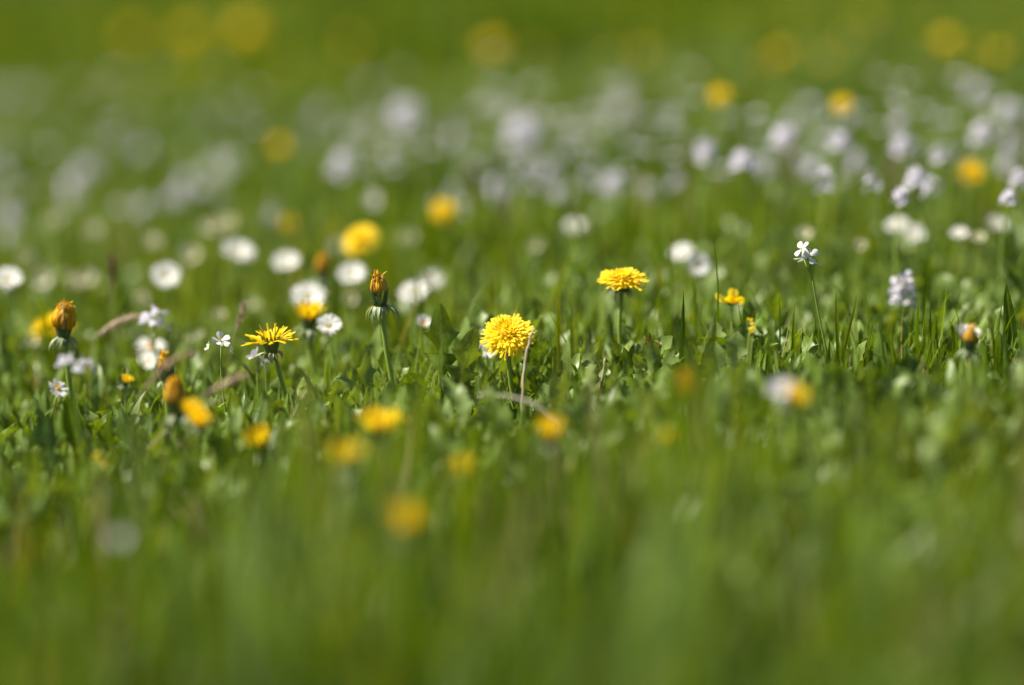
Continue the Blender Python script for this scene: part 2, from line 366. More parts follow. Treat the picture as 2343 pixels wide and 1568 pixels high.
# ------------------------------------------------------------------ flower heads (each origin at the top of the stem)
def radial(n, r0, elev, rng, z=0.0, jit=0.12, ejit=0.1, ph=None):
    ph = (np.arange(n) + rng.uniform(-0.35, 0.35, n)) * 2 * np.pi / n + rng.uniform(0, 6)
    el = elev + rng.normal(0, ejit, n)
    P = np.stack([r0 * np.cos(ph), r0 * np.sin(ph), np.full(n, z) if np.isscalar(z) else z], -1)
    D = np.stack([np.cos(ph) * np.cos(el), np.sin(ph) * np.cos(el), np.sin(el)], -1)
    S = np.stack([-np.sin(ph), np.cos(ph), np.zeros(n)], -1)
    return P, D, S
STRAP = [0.45, 0.75, 0.95, 1.0, 1.0, 0.9]
TEETH = [0.03, -0.05, 0.03, -0.05, 0.03]
def dandelion_open(seed):
    rng = np.random.default_rng(seed); b = Buf()
    for n, r0, el, L, w, bd, z in ((46, .0042, -0.05, .0165, .00105, 0.10, .000), (50, .0040, 0.16, .0160, .00105, 0.18, .001), (50, .0036, 0.40, .0145, .0010, 0.30, .002),
                                  (48, .0030, 0.66, .0124, .0010, 0.35, .0025), (46, .0022, 0.92, .0108, .0009, 0.35, .003), (36, .0013, 1.18, .0096, .0009, 0.3, .003), (24, .0006, 1.4, .0082, .0010, 0.1, .003)):
        P, D, S = radial(n, r0, el, rng, z, ejit=0.09)
        b.ribbons(P, D, S, L * rng.uniform(0.78, 1.14, n), w * rng.uniform(0.85, 1.15, n), STRAP, bd + rng.normal(0, 0.16, n), 5, -0.35, 1.0, rng.normal(0, 0.25, n),
                  np.clip(0.80 - 0.15 * el + rng.normal(0, .15, n), 0, 1), TEETH, rng=rng)
    b.lathe([(.0005, .0095), (.0032, .0098), (.0062, .0076), (.0085, .0045), (.0092, .0005)], 20, .6)
    return b.mesh('dandelion_petals', M['yellow'])
def dandelion_half(seed, el0=0.95, n0=26, L0=.0165):
    rng = np.random.default_rng(seed); b = Buf()
    for n, r0, el, L in ((n0, .0042, el0, L0), (n0 - 4, .0036, el0 + .15, L0 * .95), (n0 - 8, .0026, el0 + .32, L0 * .88), (10, .001, 1.4, L0 * .8)):
        P, D, S = radial(n, r0, el, rng, 0.0, ejit=0.12)
        b.ribbons(P, D, S, L * rng.uniform(0.85, 1.1, n), .0011 * rng.uniform(0.8, 1.2, n), STRAP, rng.normal(0.1, 0.22, n), 5, -0.4, 1.0, rng.normal(0, 0.3, n), np.clip(rng.normal(.45, .25, n), 0, 1), TEETH, rng=rng)
    return b.mesh('dandelion_petals', M['yellow'])
def dandelion_sparse(seed):
    rng = np.random.default_rng(seed); b = Buf()
    for n, r0, el, L in ((20, .0034, 0.18, .0165), (16, .0030, 0.42, .0150), (12, .002, 0.85, .0125)):
        P, D, S = radial(n, r0, el, rng, 0.001, ejit=0.16)
        b.ribbons(P, D, S, L * rng.uniform(0.75, 1.12, n), .00088 * rng.uniform(0.8, 1.2, n), STRAP, rng.normal(0.12, 0.25, n), 5, -0.5, 1.0, rng.normal(0, 0.5, n), np.clip(rng.normal(.35, .25, n), 0, 1), TEETH, rng=rng)
    return b.mesh('dandelion_petals', M['yellow'])
def furled(seed, wide=.0086, tall=.019):
    """spent head: long petals folded up into a barrel"""
    rng = np.random.default_rng(seed); b = Buf()
    z = np.linspace(0, 1, 9); r = wide * np.array([.55, .84, .97, 1.0, .97, .88, .74, .55, .30])
    b.lathe(np.stack([z * tall * .93, r * .93], 1), 18, 0.35)
    n = 60
    ph = (np.arange(n) + rng.uniform(-.3, .3, n)) * 2 * np.pi / n
    K = len(z); V = []; C = []; F = []
    for k in range(n):
        hw = 0.075 * rng.uniform(.8, 1.2); off = rng.uniform(0.95, 1.13); var = np.clip(rng.normal(.5, .34), 0, 1); tl = tall * rng.uniform(.78, 1.16); tws = rng.normal(0, .30); fl = rng.uniform(.8, 1.5)
        base = len(V)
        for i in range(K):
            for u in (-1, 0, 1):
                a = ph[k] + u * hw * (1 if i < K - 2 else 1.3) + tws * z[i]
                rr = r[i] * off * (1 + (0.07 if u == 0 else -0.04)) * (fl if i >= K - 2 else 1) + (0.0009 * rng.normal() if i == K - 1 else 0)
                V.append((rr * math.cos(a), rr * math.sin(a), z[i] * tl)); C.append((var, .5, z[i], abs(u)))
        for i in range(K - 1):
            for u in (0, 1): F.append((base + i * 3 + u, base + i * 3 + u + 1, base + (i + 1) * 3 + u + 1, base + (i + 1) * 3 + u))
    b.add(V, F, None, np.array(C))
    n = 22; P, D, S = radial(n, r[-1] * .9, 1.15, rng, tall * .90, ejit=.35)      # frayed tips on the crown
    b.ribbons(P, D, S, .0062 * rng.uniform(.4, 1.3, n), .0009, [1, 1, .8, .3], rng.normal(-.3, .9, n), 3, .3, var=np.clip(rng.normal(.65, .2, n), 0, .85), rng=rng)
    return b.mesh('furled_petals', M['furled'])
def involucre(seed, droop=1.0, cup=.0058, hgt=.010, n_out=15, length=.0115):
    """green cup under a head, its outer bracts rolled back towards the stem"""
    rng = np.random.default_rng(seed); b = Buf()
    b.lathe([(-hgt, .0022), (-hgt * .85, .0042), (-hgt * .5, cup * .95), (0, cup), (.0015, cup * .92)], 14, .15)
    n = 16; P, D, S = radial(n, cup * 0.97, 1.35, rng, -hgt * .55, ejit=.05)
    b.ribbons(P, D, S, hgt * 1.35, .0013, [.9, 1, .9, .6, .1], .0, 3, .2, var=rng.uniform(0, .45, n), rng=rng)
    P, D, S = radial(n_out, .0036, -0.15, rng, -hgt * .8, ejit=.3)
    b.ribbons(P, D, S, length * rng.uniform(.7, 1.2, n_out), .0015 * rng.uniform(.7, 1.3, n_out), [.8, 1, 1, .85, .6, .3, .05], droop * rng.normal(1.7, .45, n_out), 3, .3, 1.0, rng.normal(0, .4, n_out), var=np.clip(rng.normal(.8, .25, n_out), 0, 1), rng=rng)
    return b.mesh('involucre', M['bract'])
def daisy_petals(seed, el=0.12, n=46, L=.0085, mat='white'):
    rng = np.random.default_rng(seed); b = Buf()
    for k, (m, e, l) in enumerate(((n // 2, el, L), (n - n // 2, el + .16, L * .95))):
        P, D, S = radial(m, .0030, e, rng, .0002 * k, ejit=.10)
        b.ribbons(P, D, S, l * rng.uniform(.85, 1.08, m), .00082 * rng.uniform(.85, 1.2, m), [.5, .8, .98, 1, .75], rng.normal(.12, .18, m), 3, -.2, 1, rng.normal(0, .15, m), rng=rng)
    return b.mesh('daisy_petals', M[mat])
def daisy_disc():
    b = Buf(); rng = np.random.default_rng(3)
    b.lathe([(0, .0034), (.0010, .0034), (.0020, .0028), (.0027, .0016), (.0030, .0002)], 14, .5)
    n = 60; a = np.arange(n) * 2.39996; r = .0033 * np.sqrt((np.arange(n) + .5) / n)
    P = np.stack([r * np.cos(a), r * np.sin(a), .0027 - .12 * r - 60 * r * r], -1)
    b.ribbons(P, (0, 0, 1), np.stack([np.cos(a), np.sin(a), 0 * a], -1), .0009, .00028, [1, 1.1, .5], 0, 3, .5, rng=rng)
    return b.mesh('daisy_disc', M['gold'])
def daisy_cup():
    b = Buf(); rng = np.random.default_rng(4)
    b.lathe([(-.004, .0010), (-.0032, .0026), (-.0012, .0036), (.0001, .0038)], 12, .1)
    n = 13; P, D, S = radial(n, .0030, .9, rng, -.0028, ejit=.05)
    b.ribbons(P, D, S, .005, .0010, [.9, 1, .7, .1], .5, 3, .2, var=rng.uniform(0, .4, n), rng=rng)
    return b.mesh('daisy_calyx', M['bract'])
PET4 = [.25, .45, .78, 1.0, 1.0, .72]
def cuckoo_blossom(seed, mat='lilac', n=4, L=.0088, w=.0034, el=.45, notch=-.05):
    rng = np.random.default_rng(seed); b = Buf()
    P, D, S = radial(n, .0008, el, rng, 0, ejit=.12)
    b.ribbons(P, D, S, L * rng.uniform(.9, 1.1, n), w * rng.uniform(.9, 1.1, n), PET4, rng.normal(.35, .2, n), 5, -.25, 1, rng.normal(0, .2, n), jag=[-.08, .0, notch, .0, -.08], rng=rng)
    return b.mesh('blossom', M[mat])
def stamens():
    b = Buf(); rng = np.random.default_rng(8); n = 6
    P, D, S = radial(n, .0006, 1.2, rng, 0, ejit=.1)
    b.ribbons(P, D, S, .0026, .00030, [.5, .5, .6, 1.6, 1.2], 0, 3, .4, rng=rng)
    return b.mesh('stamens', M['pollen_washed'])
def cluster_mesh(seed, n=9, spreadr=.012, tall=.020, mat='lilac', L=.0085):
    """the blossoms of one far-off plant in a single mesh: too small in the picture to be told apart"""
    rng = np.random.default_rng(seed); b = Buf()
    for k in range(n):
        a = k * 2.4 + rng.uniform(-.4, .4); f = k / max(1, n - 1)
        c = np.array([spreadr * (1 - .5 * f) * math.cos(a), spreadr * (1 - .5 * f) * math.sin(a), -tall * (1 - f)])
        ax = unit(np.array([math.cos(a) * (1.1 - .6 * f), math.sin(a) * (1.1 - .6 * f), .75]))
        u = unit(np.cross(ax, [.3, .2, 1.0])); v = np.cross(ax, u)
        ph = np.arange(4) * math.pi / 2 + rng.uniform(0, 1.5)
        rad = np.cos(ph)[:, None] * u + np.sin(ph)[:, None] * v
        b.ribbons(c + rad * .0006, rad * math.cos(.4) + ax * math.sin(.4), np.cross(ax, rad), L, .0033, PET4, .3, 3, -.2, rng=rng)
    return b.mesh('flower_cluster', M[mat])
def petal_bunch(seed, n=7, L=.012, w=.0042, mat='yellow', el=.7):
    rng = np.random.default_rng(seed); b = Buf()
    P, D, S = radial(n, .0015, el, rng, 0, ejit=.4)
    b.ribbons(P, D, S, L * rng.uniform(.7, 1.15, n), w * rng.uniform(.8, 1.2, n), [.3, .6, .9, 1.0, .9, .45], rng.normal(.2, .5, n), 5, -.45, 1, rng.normal(0, .4, n), rng=rng)
    return b.mesh('petal_bunch', M[mat])

OPEN = [dandelion_open(100 + i) for i in range(3)]
HALF = [dandelion_half(110), dandelion_half(111, .75, 24), dandelion_half(112, 1.12, 22, .0175)]
SPARSE = dandelion_sparse(120)
FURL = [furled(130, .0087, .0185), furled(131, .0056, .0145), furled(132, .0074, .021)]
INVOL = [involucre(140), involucre(141, .95, .0056, .0085, 18, .0150), involucre(142, 1.1, .0050, .009, 14, .010)]
DPET = [daisy_petals(150, .2), daisy_petals(151, .40, 44, .0094), daisy_petals(152, .30, 46, .0094), daisy_petals(153, .85, 42, .0090)]
GREY = daisy_petals(157, .35, 44, .0088, 'lilac')
CPET = [daisy_petals(155, .55, 36, .0080, 'cream'), daisy_petals(156, .85, 32, .0085, 'cream')]
DDISC, DCUP = daisy_disc(), daisy_cup()
WASHED_DISC = daisy_disc(); WASHED_DISC.materials.clear(); WASHED_DISC.materials.append(M['pollen_washed'])  # yellow disc recoloured pale: overexposure of blurred daisies put into the colour
BLOS = [cuckoo_blossom(160), cuckoo_blossom(161, el=.7), cuckoo_blossom(162, el=.2)]
STAM = stamens()
CLUS = [cluster_mesh(170, 9), cluster_mesh(171, 12, .015, .024), cluster_mesh(172, 7, .010, .030), cluster_mesh(173, 15, .017, .022)]
CHICK = cuckoo_blossom(180, 'white', 5, .0075, .0028, .5, -.12)
BUNCH = [petal_bunch(190), petal_bunch(191, 5, .010), petal_bunch(192, 4, .006, .0025)]

# ------------------------------------------------------------------ placing flowers
def stem(root, top, rad, lean=(0, 0), var=.3, sides=7):
    """stem from the foot (root, on the floor) to the head; lean is where the foot stands from the head"""
    K = 9; t = np.linspace(0, 1, K)[:, None]; top = np.array(top)
    mid = np.array([top[0] * .25, top[1] * .25, top[2] * .55])
    pts = 2 * t * (1 - t) * mid + t * t * top
    pts[:, 0] += 0.0012 * np.sin(t[:, 0] * 7)
    b = Buf(); b.tube(pts, rad * np.linspace(1.1, .85, K), sides, var)
    return obj('stem', b.mesh('stem', M['stem']), root)

def foot_of(p, dx, dy):
    x, y = p.x + dx, p.y + dy
    return Vector((x, y, float(terr(x, y)) - .002))

def plant(name, label, cat, p, lean=None, group=None):
    """Empty at the foot; returns it with the head's place in its own frame"""
    h = p.z - float(terr(p.x, p.y))
    if lean is None: lean = (random.uniform(-.12, .18) * h, random.uniform(-.12, .12) * h)
    f = foot_of(p, *lean); r = thing(name, label, cat, f, group)
    return r, p - f

SEQ = [0]
def pick(lst): SEQ[0] += 1; return lst[SEQ[0] % len(lst)]

def dandelion(p, label, kind='open', tilt=20, roll=0, s=1.0, lean=None, group='dandelions', mesh=None, inv=None, var=.3, r=.0019, flat=1.0):
    root, top = plant('dandelion', label, 'dandelion', p, lean, group)
    stem(root, top, r, var=var)
    e = Euler((R(tilt), R(roll), random.uniform(0, 6)), 'XYZ')
    e = (Matrix.Rotation(R(roll), 3, 'Y') @ Matrix.Rotation(R(tilt), 3, 'X') @ Matrix.Rotation(random.uniform(0, 6), 3, 'Z')).to_euler()
    me = mesh or {'open': pick(OPEN), 'half': pick(HALF), 'sparse': SPARSE, 'furled': pick(FURL)}[kind]
    h = obj('flower_head', me, root, top, e); h.scale = (s, s, s * flat)
    i = obj('involucre', inv or INVOL[{'open': 0, 'half': 1, 'sparse': 2, 'furled': 1}[kind]], root, top, e); i.scale = (s, s, s)
    return root
def daisy(p, label, tilt=40, roll=0, s=1.0, lean=None, petals=None, disc=True, group='daisies', name='daisy'):
    root, top = plant(name, label, 'daisy', p, lean, group)
    stem(root, top, .0009, var=.15)
    e = (Matrix.Rotation(R(roll), 3, 'Y') @ Matrix.Rotation(R(tilt), 3, 'X') @ Matrix.Rotation(random.uniform(0, 6), 3, 'Z')).to_euler()
    ds = .75 if petals in (DPET[0], DPET[3]) else .6
    for nm, me in (('petals', petals or DPET[1]), ('disc', DDISC if ds > .7 else WASHED_DISC), ('calyx', DCUP)):
        if nm == 'disc' and not disc: continue
        o = obj(nm, me, root, top, e); q = s * (ds if nm == 'disc' else 1); o.scale = (q, q, q)
    return root
def cuckoo(p, label, s=1.0, lean=None, near=None, mesh=None, group='cuckoo flowers', seed=0, tall=.02, wide=.012, mat=None):
    root, top = plant('cuckoo_flower', label, 'cuckoo flower', p, lean, group)
    if near:
        rng = random.Random(seed)
        stem(root, top, .0007, var=.25, sides=6)
        for k in range(near):
            f = k / max(1, near - 1); a = k * 2.4 + rng.uniform(-.5, .5)
            q = Vector((wide * math.cos(a) * (1 - .35 * f), wide * math.sin(a) * (1 - .35 * f), -tall * (1 - f)))
            q2 = top + q * s
            pb = Buf(); st = top * (1 - max(0.02, (tall * (1 - f) + .008) / max(top.z, .03)))
            pb.tube(np.array([st, st.lerp(q2, .6) + Vector((0, 0, -.001)), q2]), .0004, 5, .35)
            obj('pedicel', pb.mesh('pedicel', M['stem']), root)
            z = Vector((math.cos(a) * .8, math.sin(a) * .8 - .35, .8)).normalized()
            e = (z.to_track_quat('Z', 'Y').to_matrix() @ Matrix.Rotation(rng.uniform(0, 6), 3, 'Z')).to_euler()
            o = obj('blossom', mat or BLOS[k % 3], root, q2, e); o.scale = (s, s, s)
            obj('stamens', STAM, o)
    else:
        stem(root, top, .0008, var=.25, sides=5)
        o = obj('flower_cluster', mesh or pick(CLUS), root, top, (0, 0, random.uniform(0, 6))); o.scale = (s, s, s)
    return root

D_ = at_depth; Z_ = at_height
# --- the sharp ones, by distance
dandelion(D_(1163, 768, 2.70), 'large fully open yellow dandelion in sharp focus, a grey stalk crossing its edge', 'open', 38, 2, .94, (.004, .01), mesh=OPEN[0], flat=.86)
dandelion(D_(1425, 642, 2.76), 'open yellow dandelion seen flat from the side, standing clear above the leaves', 'open', 11, 1, .90, (-.002, .01), mesh=OPEN[1], r=.0016, flat=.68)
dandelion(D_(146, 752, 2.64), 'fat orange furled dandelion bud with curled bracts, tallest bud by the left edge', 'furled', 6, 4, .90, (.008, .01), mesh=FURL[0], inv=INVOL[1], r=.0022)
dandelion(D_(868, 678, 2.70), 'narrow brownish furled dandelion on a long pale stem left of the lobed leaves', 'furled', 3, -4, .98, (.012, .004), mesh=FURL[1], inv=INVOL[1], r=.0020)
dandelion(D_(620, 783, 2.68), 'thin petalled yellow dandelion spread open on a leaning bare stem', 'sparse', 2, -5, 1.0, (.018, .004), inv=INVOL[2], r=.0016)
dandelion(D_(706, 735, 2.86), 'small cup-shaped yellow dandelion directly in front of a white daisy', 'half', 4, 0, .86, (.006, .005), mesh=HALF[2], r=.0016)
dandelion(D_(118, 752, 3.02), 'blurred open dandelion hidden behind the fat orange bud', 'open', 6, 0, .9, (0, .01))
dandelion(D_(380, 852, 2.64), 'closed green and brown dandelion bud just above a blurred orange one', 'furled', 5, -6, .82, (.004, .0), mesh=FURL[1], inv=INVOL[0], var=.5)
dandelion(D_(403, 930, 2.51), 'blurred orange furled dandelion under the green and brown bud', 'furled', 8, -2, .82, (.0, -.005), mesh=FURL[2], var=.6)
for q, (x, y, d, s_, t_, lab) in enumerate(((437, 946, 2.45, .55, 30, 'upper of two small yellow flowers beside the blurred orange bud'), (455, 967, 2.44, .55, 40, 'lower of two small yellow flowers beside the blurred orange bud'))):
    dandelion(D_(x, y, d), lab, 'half', t_, 10, s_, (.0, .006), mesh=HALF[0], r=.0012)
dandelion(D_(597, 1022, 2.46), 'pale yellow half closed dandelion low in the grass below the thin petalled one', 'half', 20, -14, .80, (.004, .004), mesh=HALF[2])
dandelion(D_(868, 985, 2.40), 'bright blurred dandelion cup with a notch, largest of the near yellow ones', 'half', 12, 2, .95, (.002, -.004), mesh=HALF[1])
dandelion(D_(800, 1055, 2.16), 'blurred half open dandelion on a pale stem just left below the brightest near cup', 'half', 6, 0, .76, (.0, .0), mesh=HALF[1])
dandelion(D_(930, 1210, 2.0), 'lowest blurred orange yellow dandelion standing in the near grass', 'half', 25, 0, .78, (.0, .0))
dandelion(D_(1058, 1066, 2.28), 'ragged small yellow flower sunk in the grass below the big open dandelion', 'sparse', 25, 5, .55, (.0, .0))
dandelion(D_(1257, 1000, 2.25), 'hazy orange tan dandelion behind grass below the bent pale straw', 'half', 15, 0, .70, (.0, .0), mesh=HALF[2])
dandelion(D_(1526, 1008, 2.27), 'small flat orange yellow flower deep in grass right of the hazy tan one', 'half', 25, 0, .44, (.0, .0), mesh=HALF[1])
dandelion(D_(1588, 906, 2.26), 'small dark orange bud tilted over the broad leaves right of centre', 'furled', 12, -20, .68, (.006, .0), mesh=FURL[2])
dandelion(D_(1812, 916, 2.24), 'yellow flower touching the grey white daisy in front of it at right', 'half', 25, 35, .58, (.0, .006), mesh=HALF[0])
dandelion(D_(2219, 786, 2.55), 'brown orange closed bud covering part of a white daisy at right', 'furled', 15, 5, .72, (.004, -.004), mesh=FURL[1], var=.7)
dandelion(D_(287, 876, 2.62), 'tiny orange yellow bud between the leaves left of the green and brown bud', 'half', 10, 20, .34, (.003, .0), mesh=HALF[2], r=.0009)
dandelion(D_(738, 627, 3.15), 'small tan orange closed head among the white daisies', 'furled', 10, 5, .72, None, mesh=FURL[2])
dandelion(D_(826, 552, 3.25), 'tilted yellow dandelion blurred above the tan head and the daisies', 'open', 30, -28, .80, (-.02, 0), mesh=OPEN[2])
dandelion(D_(1015, 484, 3.45), 'round yellow blurred dandelion alone above the tallest central grass', 'open', 60, 0, .58, None)
dandelion(D_(2220, 400, 3.35), 'small round yellow flower right of the lilac clusters near the right edge', 'half', 55, 0, .72, None, mesh=HALF[1])
# --- far yellow discs
far_y = [(565, 68, .13, 1.15, 'brightest and biggest yellow blur at the top left'),
         (430, 78, .11, 1.0, 'dimmer yellow blur just left of the brightest one at top'),
         (302, 82, .10, .85, 'small dull yellow blur leftmost along the top'),
         (1127, 106, .12, 1.05, 'single large yellow blur at the top middle'),
         (800, 95, .09, .7, 'faint yellow blur between the top left and top middle ones'),
         (1648, 220, .15, .74, 'small crisp yellow blur standing alone over the lilac haze at right'),
         (1928, 240, .145, .70, 'yellow blur just above the brightest white lilac cluster'),
         (1790, 118, .11, .9, 'faint yellow green blur above and between the two crisp yellow ones'),
         (2165, 92, .12, 1.2, 'wide yellow blur at the upper right corner'),
         (2285, 120, .10, .9, 'rightmost dull yellow blur near the top corner'),
         (640, 335, .10, .7, 'faint yellow blur inside the pale lilac haze left of centre'),
         (662, 512, .07, .62, 'dull orange blur left above the tilted yellow dandelion')]
for x, y, z, s_, lab in far_y:
    dandelion(Z_(x, y, z), lab, 'open', 45, 0, s_ * .64 * (1.4 if x < 750 and y < 150 else .72 if x > 1700 and y < 150 else 1), None, group='dandelions')
# --- daisies
D1 = [(132, 890, 2.63, .72, 30, 40, 0, 'sharp white daisy low at left with a grass blade crossing it'),
      (345, 795, 3.0, .98, 28, 8, 0, 'white daisy with glowing yellow centre behind the brown bud'),
      (341, 828, 2.94, .74, 40, -12, 0, 'smaller drooping daisy with yellow eye directly under another daisy'),
      (753, 746, 2.82, .86, 40, 6, 2, 'white daisy beside the small cup-shaped dandelion'),
      (968, 743, 2.84, .74, 34, 18, 3, 'half hidden daisy just left of the lobed leaves'),
      (1116, 801, 2.80, .66, 60, 0, 2, 'white daisy peeping out under the big open dandelion'),
      (2210, 771, 2.58, .98, 14, 12, 3, 'spiky white daisy behind the brown orange bud at right'),
      (1788, 893, 2.27, .80, 38, -10, 2, 'grey white blurred daisy behind a yellow flower at right'),
      (2210, 738, 2.9, .3, 30, 0, 0, 'tiny pale bud behind the spiky daisy at right'),
      (705, 682, 3.02, 1.10, 50, 0, 2, 'big white daisy behind the small cup-shaped dandelion'),
      (948, 672, 3.05, .98, 48, -8, 1, 'bright white daisy right of the long stemmed brown bud'),
      (986, 645, 3.20, .90, 40, 20, 1, 'dimmer daisy peeking over the bright one right of the brown bud'),
      (805, 629, 3.12, .92, 52, 0, 2, 'white daisy just left above the long stemmed brown bud'),
      (655, 601, 3.20, .92, 55, 0, 2, 'round white daisy between the oval one and the tan closed head'),
      (543, 578, 3.22, 1.12, 38, 18, 2, 'oval white daisy, brightest of the upper left ones'),
      (380, 632, 3.10, .95, 55, 0, 2, 'round white daisy alone below the cream one at left'),
      (16, 641, 3.02, 1.0, 48, 8, 2, 'white daisy cut by the left edge'),
      (2052, 517, 3.22, .80, 40, -20, 2, 'upper white daisy of the touching pair at right'),
      (2090, 536, 3.12, .92, 40, 16, 2, 'lower white daisy of the touching pair at right'),
      (2195, 536, 3.10, .66, 42, 0, 2, 'single small white daisy right of the touching pair'),
      (2282, 514, 3.25, .85, 40, 20, 2, 'white daisy right of the single small one near the edge'),
      (1560, 580, 3.12, .86, 40, -20, 2, 'upper daisy of the white pair right of the flat dandelion'),
      (1597, 606, 3.02, .88, 70, 28, 2, 'lower drooping daisy of the white pair right of the flat dandelion'),
      (1315, 520, 3.35, .75, 50, 0, 1, 'faint white daisy high in the grass over the flat dandelion'),
      (855, 458, 3.75, .70, 55, 0, 1, 'grey white blurred daisy over the tilted yellow dandelion'),
      (275, 1232, 1.96, .44, 45, 0, 1, 'greyish white daisy alone in the near blurred grass')]
for x, y, d, s_, t_, r_, k, lab in D1:
    daisy(D_(x, y, d), lab, t_ * (random.uniform(.6, .95) if d > 2.85 else 1), r_, s_ * (1.08 if d > 2.85 and x < 1500 else .95), None, GREY if lab.startswith('grey') and y > 800 else DPET[k])
D2 = [(98, 641, .070, .95, 0, 'cream daisy beside the one at the left edge'),
      (172, 650, .065, .85, 1, 'left cream daisy of a merged pair at left'),
      (200, 636, .070, .80, 0, 'right cream daisy of a merged pair at left'),
      (58, 592, .075, .75, 1, 'grey cream blur above the cream daisy at far left'),
      (325, 686, .060, .70, 1, 'closed cream daisy with a yellow rim under the round white one'),
      (438, 583, .075, .88, 0, 'cream daisy left of the brightest oval daisy'),
      (800, 687, .058, .74, 1, 'faint cream daisy low between two white ones'),
      (502, 724, .055, .62, 1, 'faded cream head above the small white chickweed'),
      (1968, 563, .080, .62, 1, 'narrow cream daisy right of the small sharp cuckoo flower'),
      (1840, 536, .085, .66, 0, 'round translucent grey disc behind the sharp cuckoo flower'),
      (2240, 545, .075, .6, 0, 'cream daisy low between two white ones at right'),
      (350, 556, .080, .74, 0, 'faint pale daisy left above the cream one'),
      (482, 522, .085, .85, 0, 'left pale daisy of the soft group above the oval one'),
      (522, 512, .085, .8, 0, 'right pale daisy of the soft group above the oval one'),
      (575, 697, .055, .40, 0, 'tiny greyish bud between the chickweed and the cup-shaped dandelion'),
      (75, 782, .055, .55, 0, 'faint grey bud below the fat orange bud'),
      (398, 770, .050, .36, 1, 'leftmost small cream bud of the row behind the brown bud'),
      (430, 776, .050, .40, 1, 'middle small cream bud of the row behind the brown bud'),
      (457, 766, .052, .34, 0, 'rightmost small white bud of the row behind the brown bud'),
      (1225, 563, .070, .50, 0, 'small faint pale bud above the big open dandelion'),
      (778, 803, .035, .34, 0, 'tiny pinkish bud low beside the cup-shaped dandelion'),
      (795, 1100, .055, .6, 1, 'pale seed head under the blurred half open dandelion'),
      (215, 528, .08, .75, 0, 'dim pale daisy high at the left'),
      (120, 505, .085, .8, 0, 'dim pale daisy left of another dim one'),
      (935, 545, .07, .7, 0, 'faint pale daisy right of the tilted yellow dandelion')]
for x, y, z, s_, k, lab in D2:
    daisy(Z_(x, y, z), lab, random.uniform(35, 60), random.uniform(-15, 15), s_, None, CPET[k], disc=False)
